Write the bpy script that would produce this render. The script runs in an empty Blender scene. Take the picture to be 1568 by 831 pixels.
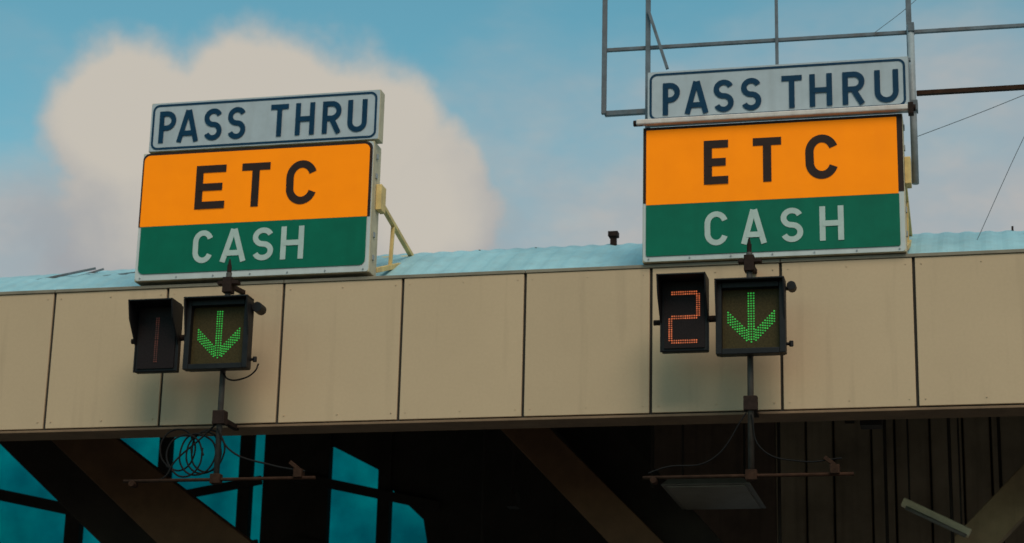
import bpy, math, random
from mathutils import Vector, Matrix
random.seed(4)
scene=bpy.context.scene
scene.view_settings.view_transform='Standard'
try: scene.view_settings.look='None'
except Exception: pass
scene.view_settings.exposure=0

# ------------------------------------------------------------------ materials
def new_mat(name):
    m=bpy.data.materials.new(name); m.use_nodes=True
    nt=m.node_tree; b=nt.nodes['Principled BSDF']; return m,nt,b
def mat(name,col,rough=0.6,var=0.15,scale=6.0,bump=0.0,metal=0.0,streak=0.0,emit=0.0,spec=0.3,dirt=(0.08,0.06,0.045),dirt_amt=0.0):
    m,nt,b=new_mat(name); N=nt.nodes; L=nt.links
    b.inputs['Roughness'].default_value=rough; b.inputs['Metallic'].default_value=metal
    b.inputs['Specular IOR Level'].default_value=spec
    tc=N.new('ShaderNodeTexCoord')
    n=N.new('ShaderNodeTexNoise'); n.inputs['Scale'].default_value=scale; n.inputs['Detail'].default_value=5; n.inputs['Roughness'].default_value=0.65
    L.new(tc.outputs['Object'],n.inputs['Vector'])
    mr=N.new('ShaderNodeMapRange'); mr.inputs['From Min'].default_value=0.3; mr.inputs['From Max'].default_value=0.7
    mr.inputs['To Min'].default_value=1-var; mr.inputs['To Max'].default_value=1+var
    L.new(n.outputs['Fac'],mr.inputs['Value'])
    mx=N.new('ShaderNodeVectorMath'); mx.operation='SCALE'; mx.inputs[0].default_value=col
    L.new(mr.outputs[0],mx.inputs['Scale'])
    out=mx.outputs[0]
    if streak>0 or dirt_amt>0:
        mp=N.new('ShaderNodeMapping'); mp.inputs['Scale'].default_value=(9,9,0.7); L.new(tc.outputs['Object'],mp.inputs['Vector'])
        n2=N.new('ShaderNodeTexNoise'); n2.inputs['Scale'].default_value=1.0; n2.inputs['Detail'].default_value=5; L.new(mp.outputs[0],n2.inputs['Vector'])
        m2=N.new('ShaderNodeMapRange'); m2.inputs['From Min'].default_value=0.48; m2.inputs['From Max'].default_value=0.8; m2.inputs['To Max'].default_value=max(streak,dirt_amt)
        L.new(n2.outputs['Fac'],m2.inputs['Value'])
        mm=N.new('ShaderNodeMix'); mm.data_type='RGBA'; L.new(m2.outputs[0],mm.inputs[0]); L.new(out,mm.inputs[6]); mm.inputs[7].default_value=(*dirt,1)
        out=mm.outputs[2]
    L.new(out,b.inputs['Base Color'])
    if bump>0:
        n3=N.new('ShaderNodeTexNoise'); n3.inputs['Scale'].default_value=scale*8; n3.inputs['Detail'].default_value=4; L.new(tc.outputs['Object'],n3.inputs['Vector'])
        bp=N.new('ShaderNodeBump'); bp.inputs['Strength'].default_value=bump; bp.inputs['Distance'].default_value=0.01
        L.new(n3.outputs['Fac'],bp.inputs['Height']); L.new(bp.outputs[0],b.inputs['Normal'])
    if emit>0:
        b.inputs['Emission Color'].default_value=(*col,1); b.inputs['Emission Strength'].default_value=emit
    return m

def fascia_mat():
    m,nt,b=new_mat('fascia_panel_beige'); N=nt.nodes; L=nt.links
    b.inputs['Roughness'].default_value=0.6; b.inputs['Specular IOR Level'].default_value=0.2
    tc=N.new('ShaderNodeTexCoord'); sp=N.new('ShaderNodeSeparateXYZ'); L.new(tc.outputs['Object'],sp.inputs[0])
    def mth(op,a,bv=None,c=None):
        n=N.new('ShaderNodeMath'); n.operation=op
        for i,v in enumerate((a,bv,c)):
            if v is None: continue
            if isinstance(v,(int,float)): n.inputs[i].default_value=v
            else: L.new(v,n.inputs[i])
        return n.outputs[0]
    idx=mth('FLOOR',mth('DIVIDE',sp.outputs[0],1.2))
    wn=N.new('ShaderNodeTexWhiteNoise'); wn.noise_dimensions='1D'; L.new(idx,wn.inputs['W'])
    pv=mth('MULTIPLY_ADD',wn.outputs['Value'],0.07,0.965)
    n1=N.new('ShaderNodeTexNoise'); n1.inputs['Scale'].default_value=0.9; n1.inputs['Detail'].default_value=7; n1.inputs['Roughness'].default_value=0.6
    L.new(tc.outputs['Object'],n1.inputs['Vector'])
    v1=mth('MULTIPLY_ADD',n1.outputs['Fac'],0.16,0.92)
    n4=N.new('ShaderNodeTexNoise'); n4.inputs['Scale'].default_value=38; n4.inputs['Detail'].default_value=4; L.new(tc.outputs['Object'],n4.inputs['Vector'])
    v4=mth('MULTIPLY_ADD',n4.outputs['Fac'],0.10,0.95)
    mp=N.new('ShaderNodeMapping'); mp.inputs['Scale'].default_value=(7,7,0.5); L.new(tc.outputs['Object'],mp.inputs['Vector'])
    n2=N.new('ShaderNodeTexNoise'); n2.inputs['Scale'].default_value=1; n2.inputs['Detail'].default_value=6; L.new(mp.outputs[0],n2.inputs['Vector'])
    st=mth('MULTIPLY',mth('MAXIMUM',mth('SUBTRACT',n2.outputs['Fac'],0.56),0.0),0.6)
    val=mth('MULTIPLY',mth('MULTIPLY',mth('MULTIPLY',pv,v1),v4),mth('SUBTRACT',1.0,st))
    vm=N.new('ShaderNodeVectorMath'); vm.operation='SCALE'; vm.inputs[0].default_value=(0.51,0.362,0.230); L.new(val,vm.inputs['Scale'])
    L.new(vm.outputs[0],b.inputs['Base Color'])
    bp=N.new('ShaderNodeBump'); bp.inputs['Strength'].default_value=0.2; bp.inputs['Distance'].default_value=0.03
    n5=N.new('ShaderNodeTexNoise'); n5.inputs['Scale'].default_value=1.6; n5.inputs['Detail'].default_value=2; L.new(tc.outputs['Object'],n5.inputs['Vector'])
    L.new(n5.outputs['Fac'],bp.inputs['Height']); L.new(bp.outputs[0],b.inputs['Normal'])
    return m

M_fascia=fascia_mat()
M_joint=mat('joint_dark',(0.03,0.025,0.02),0.9)
M_soffit=mat('soffit_brown',(0.20,0.12,0.07),0.8,0.2,3)
M_roof=mat('roof_sheet_cyan',(0.32,0.52,0.57),0.5,0.16,1.2,0.1,0,0.35,dirt=(0.29,0.33,0.33))
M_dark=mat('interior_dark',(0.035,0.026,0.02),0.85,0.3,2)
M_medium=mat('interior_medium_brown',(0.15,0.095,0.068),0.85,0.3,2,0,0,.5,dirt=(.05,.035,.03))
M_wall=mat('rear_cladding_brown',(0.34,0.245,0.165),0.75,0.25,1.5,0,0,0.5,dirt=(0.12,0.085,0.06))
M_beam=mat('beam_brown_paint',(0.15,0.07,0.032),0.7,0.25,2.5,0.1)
M_beaml=mat('beam_tan_flare',(0.36,0.24,0.13),0.7,0.25,2.5,0.1,0,.5)  # tan tone stands in for lens flare, not a second paint
M_beamd=mat('beam_shadow_side',(0.035,0.024,0.018),0.8,0.25,2.5)  # shade of the beam sides put into the colour; also on conduits and hangers
M_white=mat('sign_border_grey',(0.50,0.52,0.51),0.45,0.08,5,0,0,0.25,dirt=(0.30,0.28,0.25))
M_face=mat('sign_face_silver',(0.40,0.44,0.475),0.4,0.09,4,0,0,0.28,dirt=(0.25,0.25,0.25),spec=.2)
M_orange=mat('sign_orange',(1.0,0.245,0.0),0.5,0.06,3,0,0,0.10,emit=0.20,dirt=(0.6,0.15,0.01),spec=.1)  # small emission added to brighten the orange panels
M_green=mat('sign_green',(0.0,0.13,0.075),0.5,0.12,3,0,0,0.25,dirt=(0.0,0.07,0.04),spec=.15)
M_navy=mat('letter_navy',(0.004,0.034,0.075),0.5,0.15,10,spec=.12)
M_black=mat('letter_brown_black',(0.03,0.014,0.010),0.5,0.15,10,spec=.15)
M_cash=mat('letter_silver',(0.42,0.50,0.46),0.45,0.08,10)
M_side=mat('sign_side_cream',(0.52,0.45,0.30),0.55,0.15,5,0.1,0,0.4,dirt=(0.18,0.11,0.05))
M_cream=mat('bracket_cream',(0.65,0.46,0.18),0.6,0.2,8,0.1,0,0.4,dirt=(0.2,0.10,0.05))
M_housing=mat('signal_housing_black',(0.010,0.009,0.010),0.5,0.3,12,spec=.2)
M_lface=mat('signal_face_olive',(0.050,0.036,0.014),0.6,0.3,60,spec=.1)
M_dface=mat('digit_face_dark',(0.016,0.010,0.010),0.5,0.3,60,spec=.1)
M_pole=mat('pole_weathered_steel',(0.06,0.055,0.05),0.6,0.3,15,0.2,0.2,0.6,dirt=(0.06,0.03,0.015))
M_rust=mat('rusty_clamp',(0.024,0.013,0.010),0.8,0.4,20,0.3,spec=.15)
M_rustp=mat('rusty_pipe',(0.038,0.018,0.011),0.85,0.4,12,0.3,spec=.1)
M_frame=mat('frame_steel_grey',(0.11,0.13,0.15),0.6,0.3,8,0.1,0.2,0.5,dirt=(0.14,0.07,0.04))
M_rail=mat('rail_pinkish_white',(0.62,0.54,0.50),0.5,0.12,8,0,0,0.35,dirt=(0.35,0.16,0.10))
M_pipew=mat('pipe_pale_grey',(0.27,0.30,0.32),0.5,0.2,8,0,0,0.4,dirt=(0.15,0.09,0.06))
M_cable=mat('cable_black',(0.012,0.011,0.011),0.8,spec=.1)
M_fix=mat('fixture_enamel',(0.16,0.14,0.12),0.5,0.15,6)
M_bar=mat('tilted_bar_cream',(0.62,0.50,0.33),0.5,0.15,6)
M_asph=mat('asphalt',(0.05,0.05,0.052),0.9,0.25,3,0.3)
M_ground=mat('ground_dry_earth',(0.16,0.15,0.11),0.95,0.3,0.3)
M_paint=mat('road_paint',(0.75,0.75,0.72),0.7,0.1,10)
M_conc=mat('concrete',(0.30,0.29,0.27),0.85,0.15,3,0.2)
def led(name,col,s,lo=.65,hi=1.25,sc=30):
    m,nt,b=new_mat(name); b.inputs['Base Color'].default_value=(col[0]*.2,col[1]*.2,col[2]*.2,1)
    b.inputs['Emission Color'].default_value=(*col,1); b.inputs['Emission Strength'].default_value=s
    n=nt.nodes.new('ShaderNodeTexNoise'); n.inputs['Scale'].default_value=sc; tc=nt.nodes.new('ShaderNodeTexCoord')
    nt.links.new(tc.outputs['Object'],n.inputs['Vector'])
    mm=nt.nodes.new('ShaderNodeMapRange'); mm.inputs['From Min'].default_value=.35; mm.inputs['From Max'].default_value=.65
    mm.inputs['To Min'].default_value=s*lo; mm.inputs['To Max'].default_value=s*hi
    nt.links.new(n.outputs['Fac'],mm.inputs['Value']); nt.links.new(mm.outputs[0],b.inputs['Emission Strength'])
    return m
M_ledg=led('led_green',(0.04,0.58,0.06),0.52)
M_ledr=led('led_red_orange',(0.80,0.17,0.05),0.60,.45,1.2,22)
M_ledd=led('led_red_dim',(0.35,0.06,0.02),0.10,.1,1.6,14)
def glass():
    m=bpy.data.materials.new('teal_glazing'); m.use_nodes=True; nt=m.node_tree; nt.nodes.clear()
    o=nt.nodes.new('ShaderNodeOutputMaterial'); t=nt.nodes.new('ShaderNodeBsdfTransparent'); g=nt.nodes.new('ShaderNodeBsdfGlossy'); mx=nt.nodes.new('ShaderNodeMixShader')
    tc=nt.nodes.new('ShaderNodeTexCoord'); n=nt.nodes.new('ShaderNodeTexNoise'); n.inputs['Scale'].default_value=1.3; n.inputs['Detail'].default_value=4
    cr=nt.nodes.new('ShaderNodeValToRGB'); cr.color_ramp.elements[0].position=.3; cr.color_ramp.elements[0].color=(0.0,0.36,0.41,1)
    cr.color_ramp.elements[1].position=.7; cr.color_ramp.elements[1].color=(0.0,0.58,0.60,1)
    nt.links.new(tc.outputs['Object'],n.inputs['Vector']); nt.links.new(n.outputs['Fac'],cr.inputs[0]); nt.links.new(cr.outputs[0],t.inputs[0])
    g.inputs['Roughness'].default_value=.1; g.inputs[0].default_value=(.3,.5,.5,1); mx.inputs[0].default_value=0.04
    nt.links.new(t.outputs[0],mx.inputs[1]); nt.links.new(g.outputs[0],mx.inputs[2]); nt.links.new(mx.outputs[0],o.inputs[0]); return m
M_glass=glass()

# ------------------------------------------------------------------ mesh helpers
class MB:
    def __init__(s): s.v=[]; s.f=[]
    def box(s,x0,x1,y0,y1,z0,z1):
        i=len(s.v); s.v+=[(x0,y0,z0),(x1,y0,z0),(x1,y1,z0),(x0,y1,z0),(x0,y0,z1),(x1,y0,z1),(x1,y1,z1),(x0,y1,z1)]
        s.f+=[(i,i+3,i+2,i+1),(i+4,i+5,i+6,i+7),(i,i+1,i+5,i+4),(i+1,i+2,i+6,i+5),(i+2,i+3,i+7,i+6),(i+3,i,i+4,i+7)]; return s
    def prism(s,a,b):
        n=len(a); i=len(s.v); s.v+=list(a)+list(b)
        s.f.append(tuple(range(i+n-1,i-1,-1))); s.f.append(tuple(range(i+n,i+2*n)))
        for k in range(n): s.f.append((i+k,i+(k+1)%n,i+n+(k+1)%n,i+n+k))
        return s
    def beam(s,p,q,w,h,up=(0,0,1)):
        p=Vector(p); q=Vector(q); d=(q-p).normalized(); u=Vector(up)
        if abs(d.dot(u))>.95: u=Vector((0,1,0))
        r=d.cross(u).normalized(); u=r.cross(d).normalized()
        c=[r*w/2+u*h/2,-r*w/2+u*h/2,-r*w/2-u*h/2,r*w/2-u*h/2]
        return s.prism([tuple(p+k) for k in c],[tuple(q+k) for k in c])
    def cyl(s,p,q,r,n=12,r2=None):
        p=Vector(p); q=Vector(q); d=(q-p).normalized(); u=Vector((0,0,1)) if abs(d.z)<.9 else Vector((1,0,0))
        a=d.cross(u).normalized(); b=a.cross(d); r2=r if r2 is None else r2
        A=[tuple(p+(a*math.cos(t)+b*math.sin(t))*r) for t in [2*math.pi*k/n for k in range(n)]]
        B=[tuple(q+(a*math.cos(t)+b*math.sin(t))*r2) for t in [2*math.pi*k/n for k in range(n)]]
        return s.prism(A,B)
    def ribbon(s,pts,t,y,ox,oz):
        P=[Vector((a,b)) for a,b in pts]; n=len(P); L=[];R=[]
        for k in range(n):
            d0=(P[k]-P[k-1]).normalized() if k>0 else None; d1=(P[k+1]-P[k]).normalized() if k<n-1 else None
            if d0 is None: d0=d1
            if d1 is None: d1=d0
            n0=Vector((-d0.y,d0.x)); n1=Vector((-d1.y,d1.x)); mm=(n0+n1).normalized(); sc=(t/2)/max(.35,mm.dot(n0))
            L.append(P[k]+mm*sc); R.append(P[k]-mm*sc)
        i=len(s.v)
        for a,b in zip(L,R): s.v+=[(ox+a.x,y,oz+a.y),(ox+b.x,y,oz+b.y)]
        for k in range(n-1): s.f.append((i+2*k,i+2*k+2,i+2*k+3,i+2*k+1))
        return s
    def disc(s,x,y,z,r,n=6):
        i=len(s.v); s.v+=[(x+r*math.cos(2*math.pi*k/n),y,z+r*math.sin(2*math.pi*k/n)) for k in range(n)]
        s.f.append(tuple(range(i,i+n))); return s
    def obj(s,name,m,parent=None,bevel=0,smooth=False,seg=2):
        me=bpy.data.meshes.new(name); me.from_pydata(s.v,[],s.f); me.update()
        me.materials.append(m); ob=bpy.data.objects.new(name,me); bpy.context.collection.objects.link(ob)
        if bevel>0:
            b=ob.modifiers.new('b','BEVEL'); b.width=bevel; b.segments=seg; b.limit_method='ANGLE'; b.angle_limit=math.radians(40)
        if smooth:
            for p in me.polygons: p.use_smooth=len(p.vertices)==4
        if parent:
            ob.parent=parent; ob.matrix_parent_inverse=Matrix.Translation(-Vector(parent.location))
        return ob
def empty(name,loc):
    e=bpy.data.objects.new(name,None); e.location=loc; e.empty_display_size=.3; bpy.context.collection.objects.link(e); return e
def rrect(x0,x1,z0,z1,r,corners=(1,1,1,1),n=7):
    pts=[]
    for (cx,cz,a0,on) in [(x0+r,z0+r,180,corners[0]),(x1-r,z0+r,270,corners[1]),(x1-r,z1-r,0,corners[2]),(x0+r,z1-r,90,corners[3])]:
        if on:
            for k in range(n+1):
                a=math.radians(a0+90*k/n); pts.append((cx+r*math.cos(a),cz+r*math.sin(a)))
        else:
            pts.append({180:(x0,z0),270:(x1,z0),0:(x1,z1),90:(x0,z1)}[a0])
    return pts
def plate(mb,pts,y):
    i=len(mb.v); mb.v+=[(x,y,z) for x,z in pts]; mb.f.append(tuple(range(i,i+len(pts)))); return mb
def ring(mb,x0,x1,z0,z1,r,t,y):
    a=rrect(x0,x1,z0,z1,r); b=rrect(x0+t,x1-t,z0+t,z1-t,max(.005,r-t)); n=len(a); i=len(mb.v)
    mb.v+=[(x,y,z) for x,z in a]+[(x,y,z) for x,z in b]
    for k in range(n): mb.f.append((i+k,i+(k+1)%n,i+n+(k+1)%n,i+n+k))
    return mb
def curve(name,pts,r,m,parent=None):
    c=bpy.data.curves.new(name,'CURVE'); c.dimensions='3D'; c.bevel_depth=r; c.bevel_resolution=2
    sp=c.splines.new('BEZIER'); sp.bezier_points.add(len(pts)-1)
    for b,p in zip(sp.bezier_points,pts): b.co=p; b.handle_left_type=b.handle_right_type='AUTO'
    c.materials.append(m); ob=bpy.data.objects.new(name,c); bpy.context.collection.objects.link(ob)
    if parent: ob.parent=parent; ob.matrix_parent_inverse=Matrix.Translation(-Vector(parent.location))
    return ob

# ------------------------------------------------------------------ lettering
def arc(cx,cz,rx,rz,a0,a1,n=14):
    return [(cx+rx*math.cos(math.radians(a0+(a1-a0)*k/n)),cz+rz*math.sin(math.radians(a0+(a1-a0)*k/n))) for k in range(n+1)]
def glyph(ch,w,h,t):
    l=t/2; r=w-t/2; b=t/2; T=h-t/2; m=h*.47; r0=(w-t)/2; cx=w/2
    if ch=='P' or ch=='R':
        q=(T-m)/2; s=[[(l,0),(l,h)],[(l,T),(r-q,T)]+arc(r-q,(T+m)/2,q,q,90,-90)[1:]+[(l,m)]]
        if ch=='R': s.append([(w*.48,m),(r+t*.05,0)])
        return s
    if ch=='A': return [[(l*.9,0),(cx-t*.10,h)],[(w-l*.9,0),(cx+t*.10,h)],[(w*.2,h*.27),(w*.8,h*.27)]]
    if ch=='S':
        mm=h*.5
        return [arc(cx,(T+mm)/2,r0,(T-mm)/2,22,265,18)+arc(cx,(b+mm)/2,r0,(mm-b)/2,85,-158,18)]
    if ch=='T': return [[(0,T),(w,T)],[(cx,0),(cx,T)]]
    if ch=='H': return [[(l,0),(l,h)],[(r,0),(r,h)],[(l,h*.5),(r,h*.5)]]
    if ch=='U': return [[(l,h),(l,b+r0)]+arc(cx,b+r0,r0,r0,180,360)[1:]+[(r,h)]]
    if ch=='E': return [[(l,0),(l,h)],[(l,T),(w,T)],[(l,h*.5),(w*.9,h*.5)],[(l,b),(w,b)]]
    if ch=='C':
        rz=min(r0*1.15,(T-b)/2)
        return [arc(cx,T-rz,r0,rz,20,180,14)+arc(cx,b+rz,r0,rz,180,340,14)[1:]]
def word(name,items,z0,h,t,y,m,parent):
    mb=MB()
    for ch,x0,x1 in items:
        for k,s in enumerate(glyph(ch,x1-x0,h,t)): mb.ribbon(s,t,y-.0012*k,x0,z0)
    return mb.obj(name,m,parent)

# ------------------------------------------------------------------ signs
YF=-0.05
def sign(x0,x1,zb,zmid,zt,ux0,ux1,uz0,uz1,loc,txt,left):
    e=empty('toll_lane_sign',loc)
    MB().box(x0,x1,YF,YF+.24,zb,zt).obj('cabinet',M_side,e,.008)
    plate(MB(),rrect(x0+.006,x1-.006,zb+.006,zt-.006,.03),YF-.004).obj('face_border',M_white,e)
    if left:
        plate(MB(),rrect(x0+.004,x1-.012,zmid,zt-.006,.07,(0,0,1,1)),YF-.008).obj('black_edge',M_black,e)
        plate(MB(),rrect(x0+.022,x1-.04,zmid,zt-.03,.06,(0,0,1,1)),YF-.012).obj('orange_panel',M_orange,e)
        plate(MB(),rrect(x0+.036,x1-.042,zb+.07,zmid-.002,.06,(1,1,0,0)),YF-.012).obj('green_panel',M_green,e)
    else:
        plate(MB(),rrect(x0+.006,x1-.004,zmid+.02,zt-.006,.02,(0,0,1,1)),YF-.008).obj('black_edge',M_black,e)
        plate(MB(),rrect(x0+.034,x1-.055,zmid,zt-.035,.01,(0,0,1,1)),YF-.012).obj('orange_panel',M_orange,e)
        plate(MB(),rrect(x0+.034,x1-.05,zb+.055,zmid-.002,.02,(1,1,0,0)),YF-.012).obj('green_panel',M_green,e)
    MB().box(ux0,ux1,YF-.002,YF+.14,uz0,uz1).obj('upper_panel',M_side if left else M_pipew,e,.005)
    plate(MB(),rrect(ux0+.005,ux1-.005,uz0+.005,uz1-.005,.02),YF-.006).obj('upper_face',M_face,e)
    ring(MB(),ux0+.022,ux1-.03,uz0+.018,uz1-.022,.07,.022,YF-.010).obj('upper_border_line',M_navy,e)
    for nm,items,z,h,t,m,y in txt:
        word(nm,items,z,h,t,YF+y,m,e)
    rv=MB()
    for k in range(7):
        x=x0+.06+(x1-x0-.12)*k/6
        rv.cyl((x,YF-.004,zb+.03),(x,YF-.012,zb+.03),.008,8)
    rv.obj('rivets',M_pipew,e)
    return e
eL=sign(.855,3.27,6.978,7.537,8.312,.905,3.312,8.325,8.845,(2.06,-.05,6.978),[
 ('text_pass_thru',[('P',1.005,1.185),('A',1.20,1.43),('S',1.485,1.675),('S',1.735,1.925),('T',2.185,2.37),('H',2.445,2.645),('R',2.725,2.92),('U',2.985,3.185)],8.412,.336,.052,M_navy,-.014),
 ('text_etc',[('E',1.44,1.755),('T',1.92,2.215),('C',2.385,2.705)],7.69,.455,.078,M_black,-.016),
 ('text_cash',[('C',1.455,1.665),('A',1.745,2.01),('S',2.075,2.29),('H',2.365,2.60)],7.135,.335,.055,M_cash,-.016)],True)
eR=sign(5.925,8.345,6.952,7.508,8.285,5.965,8.415,8.335,8.845,(7.13,-.05,6.95),[
 ('text_pass_thru',[('P',6.115,6.28),('A',6.325,6.55),('S',6.60,6.79),('S',6.86,7.05),('T',7.24,7.43),('H',7.50,7.71),('R',7.805,8.01),('U',8.10,8.32)],8.395,.325,.052,M_navy,-.014),
 ('text_etc',[('E',6.505,6.735),('T',6.965,7.23),('C',7.45,7.755)],7.68,.435,.078,M_black,-.016),
 ('text_cash',[('C',6.51,6.73),('A',6.85,7.085),('S',7.215,7.42),('H',7.57,7.79)],7.085,.33,.053,M_cash,-.016)],False)
MB().box(5.87,8.44,-.135,-.062,8.292,8.345).obj('rail',M_rail,eR,.012)
MB().cyl((5.84,-.09,8.318),(5.93,-.09,8.318),.030).cyl((8.40,-.09,8.318),(8.47,-.09,8.318),.032).box(8.40,8.45,-.14,-.05,8.25,8.36).obj('rail_clamps',M_rust,eR,.004)
MB().box(.93,.97,0,.08,8.28,8.34).box(3.22,3.26,0,.08,8.28,8.34).obj('stand_offs',M_side,eL)
def braces(e,xr):
    b=MB()
    b.box(xr,xr+.055,.06,.22,7.64,7.90)
    for x in (xr-.02,xr-2.2):
        b.beam((x,.20,7.80),(x,1.50,7.565),.045,.045)
        b.beam((x,.19,7.06),(x,1.52,7.53),.05,.05)
        b.beam((x,.70,7.25),(x,.75,7.70),.035,.035)
    b.beam((xr-2.2,1.5,7.57),(xr,1.5,7.57),.05,.05)
    b.obj('rear_braces',M_cream,e,.004)
    h=MB()
    for z in (7.12,7.35,7.95,8.15): h.box(xr,xr+.012,.02,.06,z,z+.05)
    h.obj('hinges',M_pipew,e)
braces(eL,3.272); braces(eR,8.347)

# ------------------------------------------------------------------ canopy
E=empty('toll_plaza_canopy',(4.5,0,5.52))
ZB,ZT=5.52,6.94
f=MB()
for i in range(-11,19):
    dz=random.uniform(-.003,.003); dy=random.uniform(-.003,.003)
    f.box(i*1.2+.013,(i+1)*1.2-.013,dy,.03,ZB+.012+dz,ZT-.03)
f.obj('fascia_panels',M_fascia,E,.006)
MB().box(-13.2,22.8,.022,.30,ZB,ZT-.02).obj('fascia_backing',M_joint,E)
sc=MB()
for i in range(-11,19):
    for dx in (.07,.6,1.13):
        for z in (ZB+.08,ZT-.09): sc.cyl((i*1.2+dx,-.006,z),(i*1.2+dx,.01,z),.0065,6)
sc.obj('fascia_screws',M_fascia,E)
cp=MB()
for i in range(-5,9): cp.box(i*2.4+.003,(i+1)*2.4-.003,-.012,.34,ZT-.028,ZT+.004)
cp.obj('fascia_cap_flashing',mat('cap_flashing',(.22,.18,.13),.5,.2,4),E,.003)
MB().box(-13.2,22.8,-.008,.36,ZB-.026,ZB-.002).obj('fascia_bottom_trim',M_soffit,E,.004)
ys=[.36,.6,.9,1.2,1.5,1.8,2.1,2.4,2.7,3.2,4.5,6,7.5,9.3]
def rz(x,y):
    A=.86+.10*max(-1.2,(1-((x-4.6)/6.5)**2)); s=min(1,(y-.2)/2.5)
    return 6.90+A*math.sin(math.pi/2*s)
nx=720; X0,X1=-13.2,22.8; v=[];fc=[]
for j,y in enumerate(ys):
    for i in range(nx+1):
        x=X0+(X1-X0)*i/nx; ph=(i%4); v.append((x,y,rz(x,y)+(.012 if ph in(1,2) else 0)))
for j in range(len(ys)-1):
    for i in range(nx):
        a=j*(nx+1)+i; fc.append((a,a+1,a+nx+2,a+nx+1))
r=MB(); r.v=v; r.f=fc; r.obj('roof_sheeting',M_roof,E)
lv=[];lf=[]
xs=[-13.2+k*1.2 for k in range(31)]
for y in ys:
    for x in xs: lv.append((x,y,rz(x,y)-.10))
for j in range(len(ys)-1):
    for i in range(30):
        a=j*31+i; lf.append((a,a+31,a+32,a+1))
r=MB(); r.v=lv; r.f=lf; r.obj('roof_lining',M_dark,E)
o=MB(); o.box(5.30,5.36,1.66,1.72,7.5,7.80).box(5.28,5.38,1.64,1.74,7.76,7.81)
for x in (.2,3.9,4.5,9.3): o.box(x,x+.02,1.7,1.72,7.5,7.69)
o.obj('roof_vent_post',M_rust,E)
bb=MB(); bb.beam((-.9,1.2,7.40),(-.2,1.3,7.55),.02,.02).beam((-1.0,1.2,7.36),(.3,1.2,7.45),.018,.018).beam((-.7,1.1,7.3),(-.2,1.5,7.6),.02,.02)
bb.obj('roof_loose_battens',M_frame,E)
tr=MB()
for y in (3.2,5.2,7.2,8.5): tr.box(-13,22.6,y,y+.10,7.42,7.56)
for i in range(-3,7):
    if i*3.6<-4 or i*3.6>3: tr.box(i*3.6-.06,i*3.6+.06,2.6,9.0,7.30,7.40)
tr.obj('purlins',M_dark,E)
YB=3.0
def slab(mb,pts,y0,y1): return mb.prism([(x,y0,z) for x,z in pts],[(x,y1,z) for x,z in pts])
d=MB()
slab(d,[(-2.3,6.86),(-1.70,6.86),(1.9,4.30),(1.9,3.72),(1.3,3.75)],YB,YB+.3)
slab(d,[(2.60,7.38),(3.10,7.38),(6.45,4.00),(5.85,4.00)],YB,YB+.3)
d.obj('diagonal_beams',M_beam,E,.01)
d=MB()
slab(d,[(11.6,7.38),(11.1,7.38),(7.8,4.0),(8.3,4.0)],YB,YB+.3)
d.obj('diagonal_beam_flare',M_beaml,E,.01)  # beam added where lens flare crosses the lower right
d=MB()
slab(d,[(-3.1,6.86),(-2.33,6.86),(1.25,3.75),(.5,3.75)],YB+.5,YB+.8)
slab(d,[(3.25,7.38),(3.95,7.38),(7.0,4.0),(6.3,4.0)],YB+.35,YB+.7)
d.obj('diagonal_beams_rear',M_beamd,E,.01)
c=MB()
for x in (1.6,6.3,-6,12.4,17): c.box(x-.35,x+.35,YB-.1,YB+.8,0,4.02 if x in(1.6,6.3) else 7.35)
c.obj('columns',M_conc,E,.03)
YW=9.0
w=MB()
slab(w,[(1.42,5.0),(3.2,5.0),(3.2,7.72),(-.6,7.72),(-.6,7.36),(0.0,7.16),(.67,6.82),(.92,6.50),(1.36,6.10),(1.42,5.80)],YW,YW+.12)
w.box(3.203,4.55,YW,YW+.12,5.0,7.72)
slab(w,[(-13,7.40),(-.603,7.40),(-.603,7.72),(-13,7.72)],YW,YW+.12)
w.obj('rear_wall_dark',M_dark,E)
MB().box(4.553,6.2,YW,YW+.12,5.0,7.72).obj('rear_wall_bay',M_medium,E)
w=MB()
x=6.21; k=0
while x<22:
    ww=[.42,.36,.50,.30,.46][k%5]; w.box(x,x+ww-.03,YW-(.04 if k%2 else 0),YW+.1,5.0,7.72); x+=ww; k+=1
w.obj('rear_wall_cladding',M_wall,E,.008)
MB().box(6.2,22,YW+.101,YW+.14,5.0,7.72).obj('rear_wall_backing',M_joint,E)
MB().box(-13,1.5,YW+.15,YW+.16,5.0,7.5).obj('teal_window_glass',M_glass,E)
g=MB()
for x0,x1 in [(-3.95,-3.72),(-2.59,-2.42),(-1.36,-1.18),(-.99,-.02),(.70,.88),(-5.9,-5.7),(-7.6,-7.4),(-9.6,-9.4)]:
    g.box(x0,x1,YW-.05,YW+.1,5.0,7.4)
for z in (6.50,5.60):
    g.beam((-13,YW-.08,z+1.7),(-3.6,YW-.08,z-.25),.06,.16,(0,0,1))
    g.beam((-3.6,YW-.08,z-.25),(-1.0,YW-.08,z+.18),.06,.12)
    g.beam((-.5,YW-.08,z+.22),(1.6,YW-.08,z-.24),.06,.13)
g.obj('window_mullions',M_dark,E)
h=MB()
for x,y,z0,z1 in [(5.66,2.2,5.25,7.4),(6.84,3.2,4.2,7.4),(4.9,4,4.2,7.4),(7.9,4,4.5,7.4),(3.55,5,5.7,7.4),(3.2,5,4.7,7.4),(8.6,3,4.6,7.4),(9.1,3.4,4.6,7.4)]:
    h.cyl((x,y,z0),(x,y,z1),.018,8)
h.box(7.85,8.05,.6,.8,5.50,5.66).box(3.5,3.62,4.9,5.1,5.55,5.72)
h.obj('hanging_conduits',M_beamd,E)
F=empty('ceiling_light_fixture',(6.25,2.5,5.2))
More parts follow.
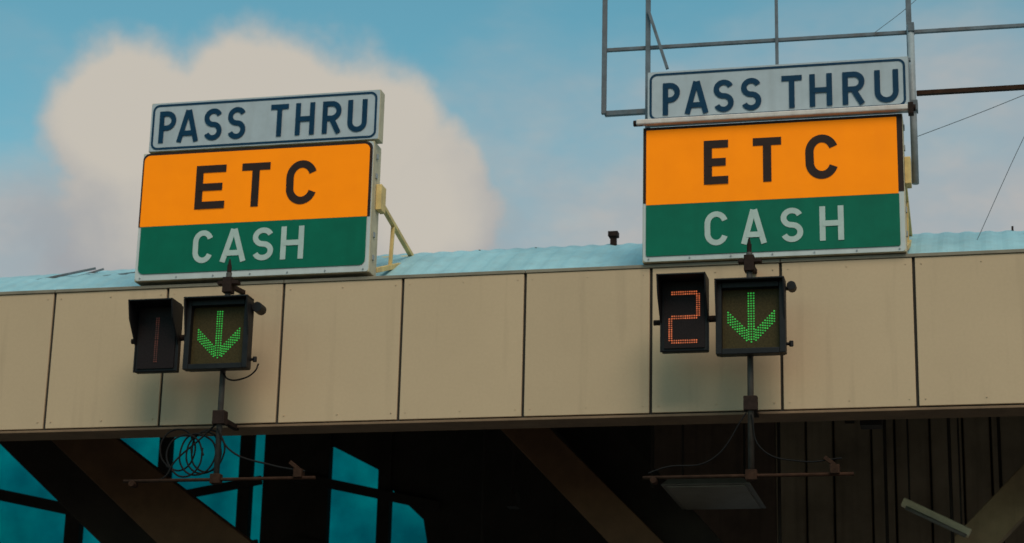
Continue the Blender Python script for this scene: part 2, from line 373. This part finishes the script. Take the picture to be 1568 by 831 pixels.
b=MB(); b.prism([(5.80,1.8,5.20),(6.70,1.8,5.20),(6.70,3.28,5.20),(5.80,3.28,5.20)],[(5.9,1.9,5.30),(6.6,1.9,5.30),(6.6,3.18,5.30),(5.9,3.18,5.30)])
b.obj('housing',M_fix,F,.01)
MB().box(5.86,6.64,1.87,3.2,5.185,5.197).obj('diffuser',mat('diffuser',(.20,.17,.14),.5),F)
MB().cyl((6.0,2.0,5.3),(6.0,2.0,7.5),.012,8).cyl((6.5,3.0,5.3),(6.5,3.0,7.6),.012,8).obj('hangers',M_beamd,F)
# tilted cream bar added at the right for an unclear tan streak
T=empty('tilted_tan_bar',(8.45,2.6,4.98))
MB().beam((8.13,2.6,5.13),(8.78,2.6,4.80),.10,.085).obj('bar_body',M_bar,T,.01)
MB().cyl((8.16,2.53,5.06),(8.74,2.53,4.765),.02,10).obj('bar_rod',M_fix,T,smooth=True)
MB().cyl((8.2,2.6,5.1),(8.2,2.6,7.5),.01,8).cyl((8.7,2.6,4.85),(8.7,2.6,7.5),.01,8).obj('hangers',M_beamd,T)

# ------------------------------------------------------------------ lane signals
def signal(xp,ztop,zbot,ax0,ax1,az0,az1,dx0,dx1,dz0,dz1,digit,pipe,left):
    e=empty('lane_control_signal',(xp,-.4,6.2)); YP=-.40
    MB().cyl((xp,YP,zbot),(xp,YP,ztop-.12),.028,14).obj('pole',M_pole,e,smooth=True)
    MB().cyl((xp,YP,ztop-.13),(xp,YP,ztop-.04),.022,12).cyl((xp,YP,ztop-.04),(xp,YP,ztop+.02),.017,12,.006).obj('pole_cap',M_rust,e,.003)
    cl=MB().box(xp-.10,xp+.11,YP-.04,YP+.04,6.80,6.835).box(xp-.045,xp+.045,YP-.05,YP+.06,6.72,6.87)
    cl.beam((xp,YP,6.80),(xp,.02,6.84),.05,.04)
    cl.box(xp-.06,xp+.06,YP-.05,YP+.05,5.44,5.57).beam((xp,YP,5.5),(xp,.05,5.5),.05,.05)
    cl.obj('mounting_clamps',M_rust,e,.005)
    y0=YP-.16
    MB().box(ax0,ax1,y0+.06,YP-.03,az0,az1).obj('arrow_housing',M_housing,e,.015)
    t=.042
    fr=MB().box(ax0-.012,ax0+t,y0-.03,y0+.075,az0-.005,az1+.01).box(ax1-t,ax1+.012,y0-.03,y0+.075,az0-.005,az1+.01)
    fr.box(ax0+t+.002,ax1-t-.002,y0-.03,y0+.075,az0-.008,az0+t).box(ax0-.012,ax1+.012,y0-.11,y0+.075,az1+.012,az1+.028).box(ax0+t+.002,ax1-t-.002,y0-.03,y0+.075,az1-t,az1+.01)
    for xa in (ax0-.012,ax1-.004):
        fr.prism([(xa,y0-.03,az1+.01),(xa,y0-.11,az1+.01),(xa,y0-.03,az1-.35)],[(xa+.016,y0-.03,az1+.01),(xa+.016,y0-.11,az1+.01),(xa+.016,y0-.03,az1-.35)])
    fr.obj('arrow_bezel_visor',M_housing,e,.004)
    MB().box(ax0+t,ax1-t,y0+.04,y0+.06,az0+t,az1-t).obj('arrow_face',M_lface,e)
    cx=(ax0+ax1)/2; yd=y0+.036; s=.0235; dots=MB()
    zt=az1-.085; zb=az0+.085; H=zt-zb
    n=int(H/s)
    for k in range(n+1):
        for c in (-1,0,1):
            if zb+k*s>zb+.03*abs(c): dots.disc(cx+c*s,yd,zb+k*s+.004,.0084)
    for row in range(5):
        for k in range(1,11):
            for sg in (-1,1):
                X=sg*k*.0205
                if abs(X)<s*1.6 : continue
                dots.disc(cx+X,yd-.0006,zb+abs(X)*1.02+row*s*1.0,.0084)
    dots.obj('green_arrow_leds',M_ledg,e)
    if left:
        b=MB().beam((ax1+.0,y0+.1,az1-.03),(ax1+.10,y0+.1,az1-.05),.03,.03).cyl((ax1+.06,y0+.02,az1-.06),(ax1+.06,y0+.16,az1-.06),.05,12)
    else:
        b=MB().beam((ax1,y0+.1,az1-.03),(ax1+.07,y0+.1,az1-.04),.03,.03).cyl((ax1+.06,y0+.04,az1-.02),(ax1+.06,y0+.14,az1-.02),.042,12)
    b.cyl((ax1,y0+.1,az0+.10),(ax1+.05,y0+.1,az0+.10),.015,8).cyl((ax1+.05,y0+.08,az0+.07),(ax1+.05,y0+.08,az0+.12),.02,8)
    b.obj('side_fittings',M_housing,e,.003)
    MB().box(dx0,dx1,y0+.06,YP-.02,dz0,dz1).obj('digit_housing',M_housing,e,.012)
    hd=MB(); D=.24; ze=dz1-.40
    for xa,xb in ((dx0-.008,dx0+.006),(dx1-.006,dx1+.008)):
        hd.prism([(xa,y0+.07,dz1),(xa,y0+.06-D,dz1),(xa,y0+.06-D*.8,dz1-.18),(xa,y0+.05,ze),(xa,y0+.05,dz0),(xa,y0+.07,dz0)],[(xb,y0+.07,dz1),(xb,y0+.06-D,dz1),(xb,y0+.06-D*.8,dz1-.18),(xb,y0+.05,ze),(xb,y0+.05,dz0),(xb,y0+.07,dz0)])
    hd.box(dx0+.007,dx1-.007,y0+.06-D,y0+.07,dz1-.016,dz1-.002)
    hd.obj('digit_hood',M_housing,e,.003)
    MB().box(dx0+.03,dx1-.03,y0+.045,y0+.06,dz0+.03,dz1-.03).obj('digit_face',M_dface,e)
    MB().cyl((dx1-.02,YP-.05,6.28),(ax0+.02,YP-.05,6.28),.03,10).cyl((dx0-.08,YP-.02,6.27),(dx0+.02,YP-.02,6.27),.025,10).obj('link_arm',M_rust,e)
    cxm=(dx0+dx1)/2; yd=y0+.040; w=.125; h=.225; zc=(dz0+dz1)/2-.02; dd=MB()
    def seg(a,b):
        n=max(2,int(math.hypot(b[0]-a[0],b[1]-a[1])/.021))
        dx,dz=(b[0]-a[0]),(b[1]-a[1]); l=math.hypot(dx,dz); px,pz=-dz/l,dx/l
        for k in range(n+1):
            for q in (-.5,.5):
                u=.06+.88*k/n
                dd.disc(cxm+a[0]+dx*u+px*q*.021,yd,zc+a[1]+dz*u+pz*q*.021,.0078)
    if digit=='2':
        seg((-w,h),(w,h)); seg((w,h),(w,0)); seg((w,0),(-w,0)); seg((-w,0),(-w,-h)); seg((-w,-h),(w,-h)); m=M_ledr
    else:
        seg((-.0,h),(-.0,0)); seg((-.0,0),(-.0,-h)); m=M_ledd
    dd.obj('digit_leds',m,e)
    zp=pipe[2]
    MB().cyl((pipe[0],YP,zp),(pipe[1],YP,zp),.016,10).obj('cross_pipe',M_rustp,e,smooth=True)
    MB().box(xp-.05,xp+.05,YP-.04,YP+.04,zp-.04,zp+.05).cyl((pipe[0]+.1,YP-.05,zp-.03),(pipe[0]+.1,YP+.05,zp-.03),.03,10).box(pipe[1]-.20,pipe[1]-.12,YP-.05,YP+.05,zp+.0,zp+.08).beam((pipe[1]-.16,YP,zp+.08),(pipe[1]-.25,YP,zp+.15),.04,.035).obj('pipe_fittings',M_rustp,e,.004)
    return e
sL=signal(1.983,7.04,4.93,1.66,2.275,5.945,6.595,1.125,1.555,5.945,6.60,'1',(1.06,2.95,4.92),True)
sR=signal(6.962,7.02,4.84,6.69,7.285,5.925,6.565,6.175,6.60,5.975,6.64,'2',(6.0,7.85,4.86),False)
curve('power_cable',[(2.0,-.42,5.93),(2.05,-.44,5.87),(2.2,-.46,5.86),(2.33,-.47,5.93),(2.36,-.47,6.0)],.008,M_cable,sL)
for k in range(5):
    x=1.75+random.uniform(-.25,.15); pts=[]
    for a in range(8):
        an=a*.95+k; pts.append((x+.16*math.cos(an)*(1+.2*random.random()),-.36+.03*k,5.16+.2*math.sin(an)+.02*k))
    curve('coiled_cable',pts,.009,M_cable,sL)
curve('drop_cable',[(1.95,-.40,5.45),(1.80,-.38,5.32),(1.55,-.38,5.1),(1.45,-.38,4.95),(1.1,-.38,4.93)],.009,M_cable,sL)
curve('drop_cable_b',[(1.98,-.44,5.4),(2.1,-.42,5.2),(2.5,-.40,5.05),(2.85,-.40,4.98)],.009,M_cable,sL)
curve('drop_cable_c',[(6.97,-.44,5.4),(7.05,-.42,5.1),(7.4,-.40,4.98),(7.75,-.40,5.0)],.007,M_cable,sR)
curve('drop_cable_d',[(6.93,-.44,5.42),(6.6,-.42,5.0),(6.2,-.40,4.95),(6.05,-.40,4.9)],.007,M_cable,sR)

# ------------------------------------------------------------------ steel frame behind right sign
G=empty('steel_sign_frame',(7.0,.3,7.0)); YG=.3
a=MB()
def bar(x0,z0,x1,z1,t=.045,y=YG): a.beam((x0,y,z0),(x1,y,z1),t,t,(0,1,0))
bar(5.478,8.58,5.478,10.9); bar(5.91,7.0,5.91,10.9); bar(7.165,8.9,7.165,10.9,.03); bar(8.42,8.5,8.42,10.9,.05)
bar(5.48,9.262,11.5,9.225,.035,YG+.04); bar(5.48,8.60,5.91,8.60,.05,YG+.05); bar(5.48,10.5,11.5,10.5,.045,YG+.05)
bar(5.92,9.62,6.11,8.99,.03,YG-.05)
bar(11.3,6.95,11.3,10.9)
a.beam((5.95,.12,8.875),(8.43,.12,8.875),.05,.03)
a.obj('frame_members',M_frame,G,.003)
MB().beam((8.47,YG,8.605),(11.5,YG,8.60),.05,.04).obj('frame_brown_bar',M_rustp,G)
MB().cyl((8.435,.24,7.69),(8.435,.24,9.28),.033,12).obj('frame_pale_pipe',M_pipew,G,smooth=True)
MB().box(8.40,8.48,.18,.30,8.40,8.50).box(8.41,8.47,.20,.32,9.20,9.29).obj('frame_clamps',M_frame,G,.004)
curve('guy_wire',[(8.45,.3,8.17),(9.0,.3,8.36),(9.46,.3,8.53),(11.5,.3,9.3)],.0035,M_frame,G)
curve('guy_wire_b',[(9.9,.3,9.0),(9.43,.3,8.11),(8.97,.5,7.2)],.003,M_frame,G)
curve('guy_wire_c',[(8.1,.3,9.25),(8.43,.3,9.5),(8.8,.3,9.85),(9.6,.3,10.5)],.003,M_frame,G)

# ------------------------------------------------------------------ ground & road
g=MB(); g.v=[(-3000,-3000,0),(3000,-3000,0),(3000,3000,0),(-3000,3000,0)]; g.f=[(0,1,2,3)]; g.obj('ground',M_ground)
g=MB(); g.v=[(-12,-400,.004),(24,-400,.004),(24,400,.004),(-12,400,.004)]; g.f=[(0,1,2,3)]; g.obj('road',M_asph)
mk=MB()
for x in (-8.4,-3.4,1.6,6.6,11.6,16.6,21.6):
    for k in range(-30,30):
        y=k*9.0
        if -10<y<14: continue
        i=len(mk.v); mk.v+=[(x-.07,y,.008),(x+.07,y,.008),(x+.07,y+4,.008),(x-.07,y+4,.008)]; mk.f.append((i,i+1,i+2,i+3))
mk.obj('lane_markings',M_paint)
for x in (-3.4,1.6,6.4,11.6,16.9):
    MB().box(x-.75,x+.75,-6,11,.004,.16).obj('toll_island_kerb',M_conc,None,.04)

# ------------------------------------------------------------------ world
SUN_EL=math.radians(48); SUN_AZ=math.radians(155)
wd=bpy.data.worlds.new('World'); scene.world=wd; wd.use_nodes=True; nt=wd.node_tree; N=nt.nodes; L=nt.links; N.clear()
try:
    wd.cycles.sampling_method='MANUAL'; wd.cycles.sample_map_resolution=256
except Exception: pass
out=N.new('ShaderNodeOutputWorld')
sky=N.new('ShaderNodeTexSky'); sky.sky_type='NISHITA'; sky.sun_disc=False; sky.sun_elevation=SUN_EL; sky.sun_rotation=SUN_AZ; sky.air_density=1.0; sky.dust_density=0.8
tint=N.new('ShaderNodeVectorMath'); tint.operation='MULTIPLY'; L.new(sky.outputs[0],tint.inputs[0]); tint.inputs[1].default_value=(0.58,1.0,0.80)
bg=N.new('ShaderNodeBackground'); L.new(tint.outputs[0],bg.inputs[0]); bg.inputs[1].default_value=0.15
def MN(op,*a):
    n=N.new('ShaderNodeMath'); n.operation=op
    for i,v in enumerate(a):
        if isinstance(v,(int,float)): n.inputs[i].default_value=v
        else: L.new(v,n.inputs[i])
    return n.outputs[0]
tc=N.new('ShaderNodeTexCoord'); sp=N.new('ShaderNodeSeparateXYZ'); L.new(tc.outputs['Generated'],sp.inputs[0])
az=MN('MULTIPLY',MN('ARCTAN2',sp.outputs[0],sp.outputs[1]),57.2958)
el=MN('MULTIPLY',MN('ARCSINE',sp.outputs[2]),57.2958)
def noise(scale,detail,rough,sx=1,off=0):
    mp=N.new('ShaderNodeMapping'); mp.inputs['Scale'].default_value=(scale,scale,scale*sx); mp.inputs['Location'].default_value=(off,off*.7,off*.3)
    L.new(tc.outputs['Generated'],mp.inputs['Vector'])
    n=N.new('ShaderNodeTexNoise'); n.inputs['Scale'].default_value=1; n.inputs['Detail'].default_value=detail; n.inputs['Roughness'].default_value=rough
    L.new(mp.outputs[0],n.inputs['Vector']); return n.outputs['Fac']
def blob(a0,e0,ra,re):
    dx=MN('DIVIDE',MN('SUBTRACT',az,a0),ra); dy=MN('DIVIDE',MN('SUBTRACT',el,e0),re)
    return MN('SUBTRACT',1.0,MN('SQRT',MN('ADD',MN('MULTIPLY',dx,dx),MN('MULTIPLY',dy,dy))))
def ss(v,a,b):
    n=N.new('ShaderNodeMapRange'); n.interpolation_type='SMOOTHSTEP'; n.inputs['From Min'].default_value=a; n.inputs['From Max'].default_value=b; L.new(v,n.inputs['Value']); return n.outputs[0]
cum=blob(-20.8,17.2,7.8,5.6)
for bl in [(-24.4,19.4,3.3,3.0),(-20.8,19.9,4.0,2.8),(-17.8,19.4,3.2,2.8),(-16.0,17.6,3.0,3.4)]:
    cum=MN('MAXIMUM',cum,blob(*bl))
nz=noise(28,6,.60); nf=noise(11,3,.6,off=5.3)
cm=MN('ADD',MN('MULTIPLY_ADD',MN('SUBTRACT',nz,.5),.55,cum),MN('MULTIPLY',MN('SUBTRACT',nf,.5),.30))
cmask=ss(cm,-.04,.34)
# veil of thin haze: denser near the horizon and toward the right; some on the far left low down
veil=MN('ADD',MN('MULTIPLY',MN('SUBTRACT',21.3,el),.13),MN('MULTIPLY',MN('ADD',az,9.0),.022))
veil=MN('ADD',veil,MN('MULTIPLY',ss(MN('SUBTRACT',0.0,az),20.0,27.0),MN('MULTIPLY',ss(MN('SUBTRACT',0.0,el),-19.0,-16.0),.55)))
veil=MN('ADD',veil,MN('MULTIPLY',MN('SUBTRACT',noise(7,5,.6,2.2,2.1),.5),1.5))
vmask=MN('MULTIPLY',ss(veil,-.50,.65),.96)
amask=MN('MAXIMUM',cmask,vmask)
def mixc(fac,c1,c2):
    n=N.new('ShaderNodeMix'); n.data_type='RGBA'; L.new(fac,n.inputs[0])
    for i,c in ((6,c1),(7,c2)):
        if isinstance(c,tuple): n.inputs[i].default_value=(*c,1)
        else: L.new(c,n.inputs[i])
    return n.outputs[2]
warm=ss(MN('ADD',MN('ADD',cm,MN('MULTIPLY',MN('SUBTRACT',el,18.4),.14)),MN('MULTIPLY',MN('SUBTRACT',nf,.5),.6)),-.2,.65)
c1=mixc(warm,(0.35,0.365,0.385),(0.56,0.52,0.455))
c2=mixc(ss(noise(14,4,.6,1.8,8.0),.35,.7),(0.36,0.41,0.44),(0.48,0.455,0.435))
ccol=mixc(cmask,c2,c1)
bg2=N.new('ShaderNodeBackground'); L.new(ccol,bg2.inputs[0]); bg2.inputs[1].default_value=1.0
mx=N.new('ShaderNodeMixShader'); L.new(amask,mx.inputs[0]); L.new(bg.outputs[0],mx.inputs[1]); L.new(bg2.outputs[0],mx.inputs[2]); L.new(mx.outputs[0],out.inputs[0])

sd=bpy.data.lights.new('sun','SUN'); sd.energy=1.9; sd.angle=math.radians(34); sd.color=(1,.90,.74)
so=bpy.data.objects.new('sun',sd); bpy.context.collection.objects.link(so)
dirv=Vector((math.sin(SUN_AZ)*math.cos(SUN_EL),math.cos(SUN_AZ)*math.cos(SUN_EL),math.sin(SUN_EL)))
so.rotation_euler=dirv.to_track_quat('Z','Y').to_euler(); so.location=(10,-20,30)

# ------------------------------------------------------------------ camera
cam=bpy.data.cameras.new('camera'); co=bpy.data.objects.new('camera',cam); bpy.context.collection.objects.link(co)
pt,yw,rl=math.radians(16.102),math.radians(13.369),math.radians(1.368)
fw=Vector((-math.sin(yw)*math.cos(pt),math.cos(yw)*math.cos(pt),math.sin(pt))); rr=Vector((math.cos(yw),math.sin(yw),0)); uu=rr.cross(fw)
r2=rr*math.cos(rl)+uu*math.sin(rl); u2=-rr*math.sin(rl)+uu*math.cos(rl)
mt=Matrix((r2,u2,-fw)).transposed().to_4x4(); mt.translation=Vector((9.022,-18.317,1.5)); co.matrix_world=mt
cam.sensor_width=36; cam.lens=72.8; cam.clip_end=8000; cam.clip_start=.1
cam.dof.use_dof=True; cam.dof.focus_distance=15.5; cam.dof.aperture_fstop=2.9
scene.camera=co
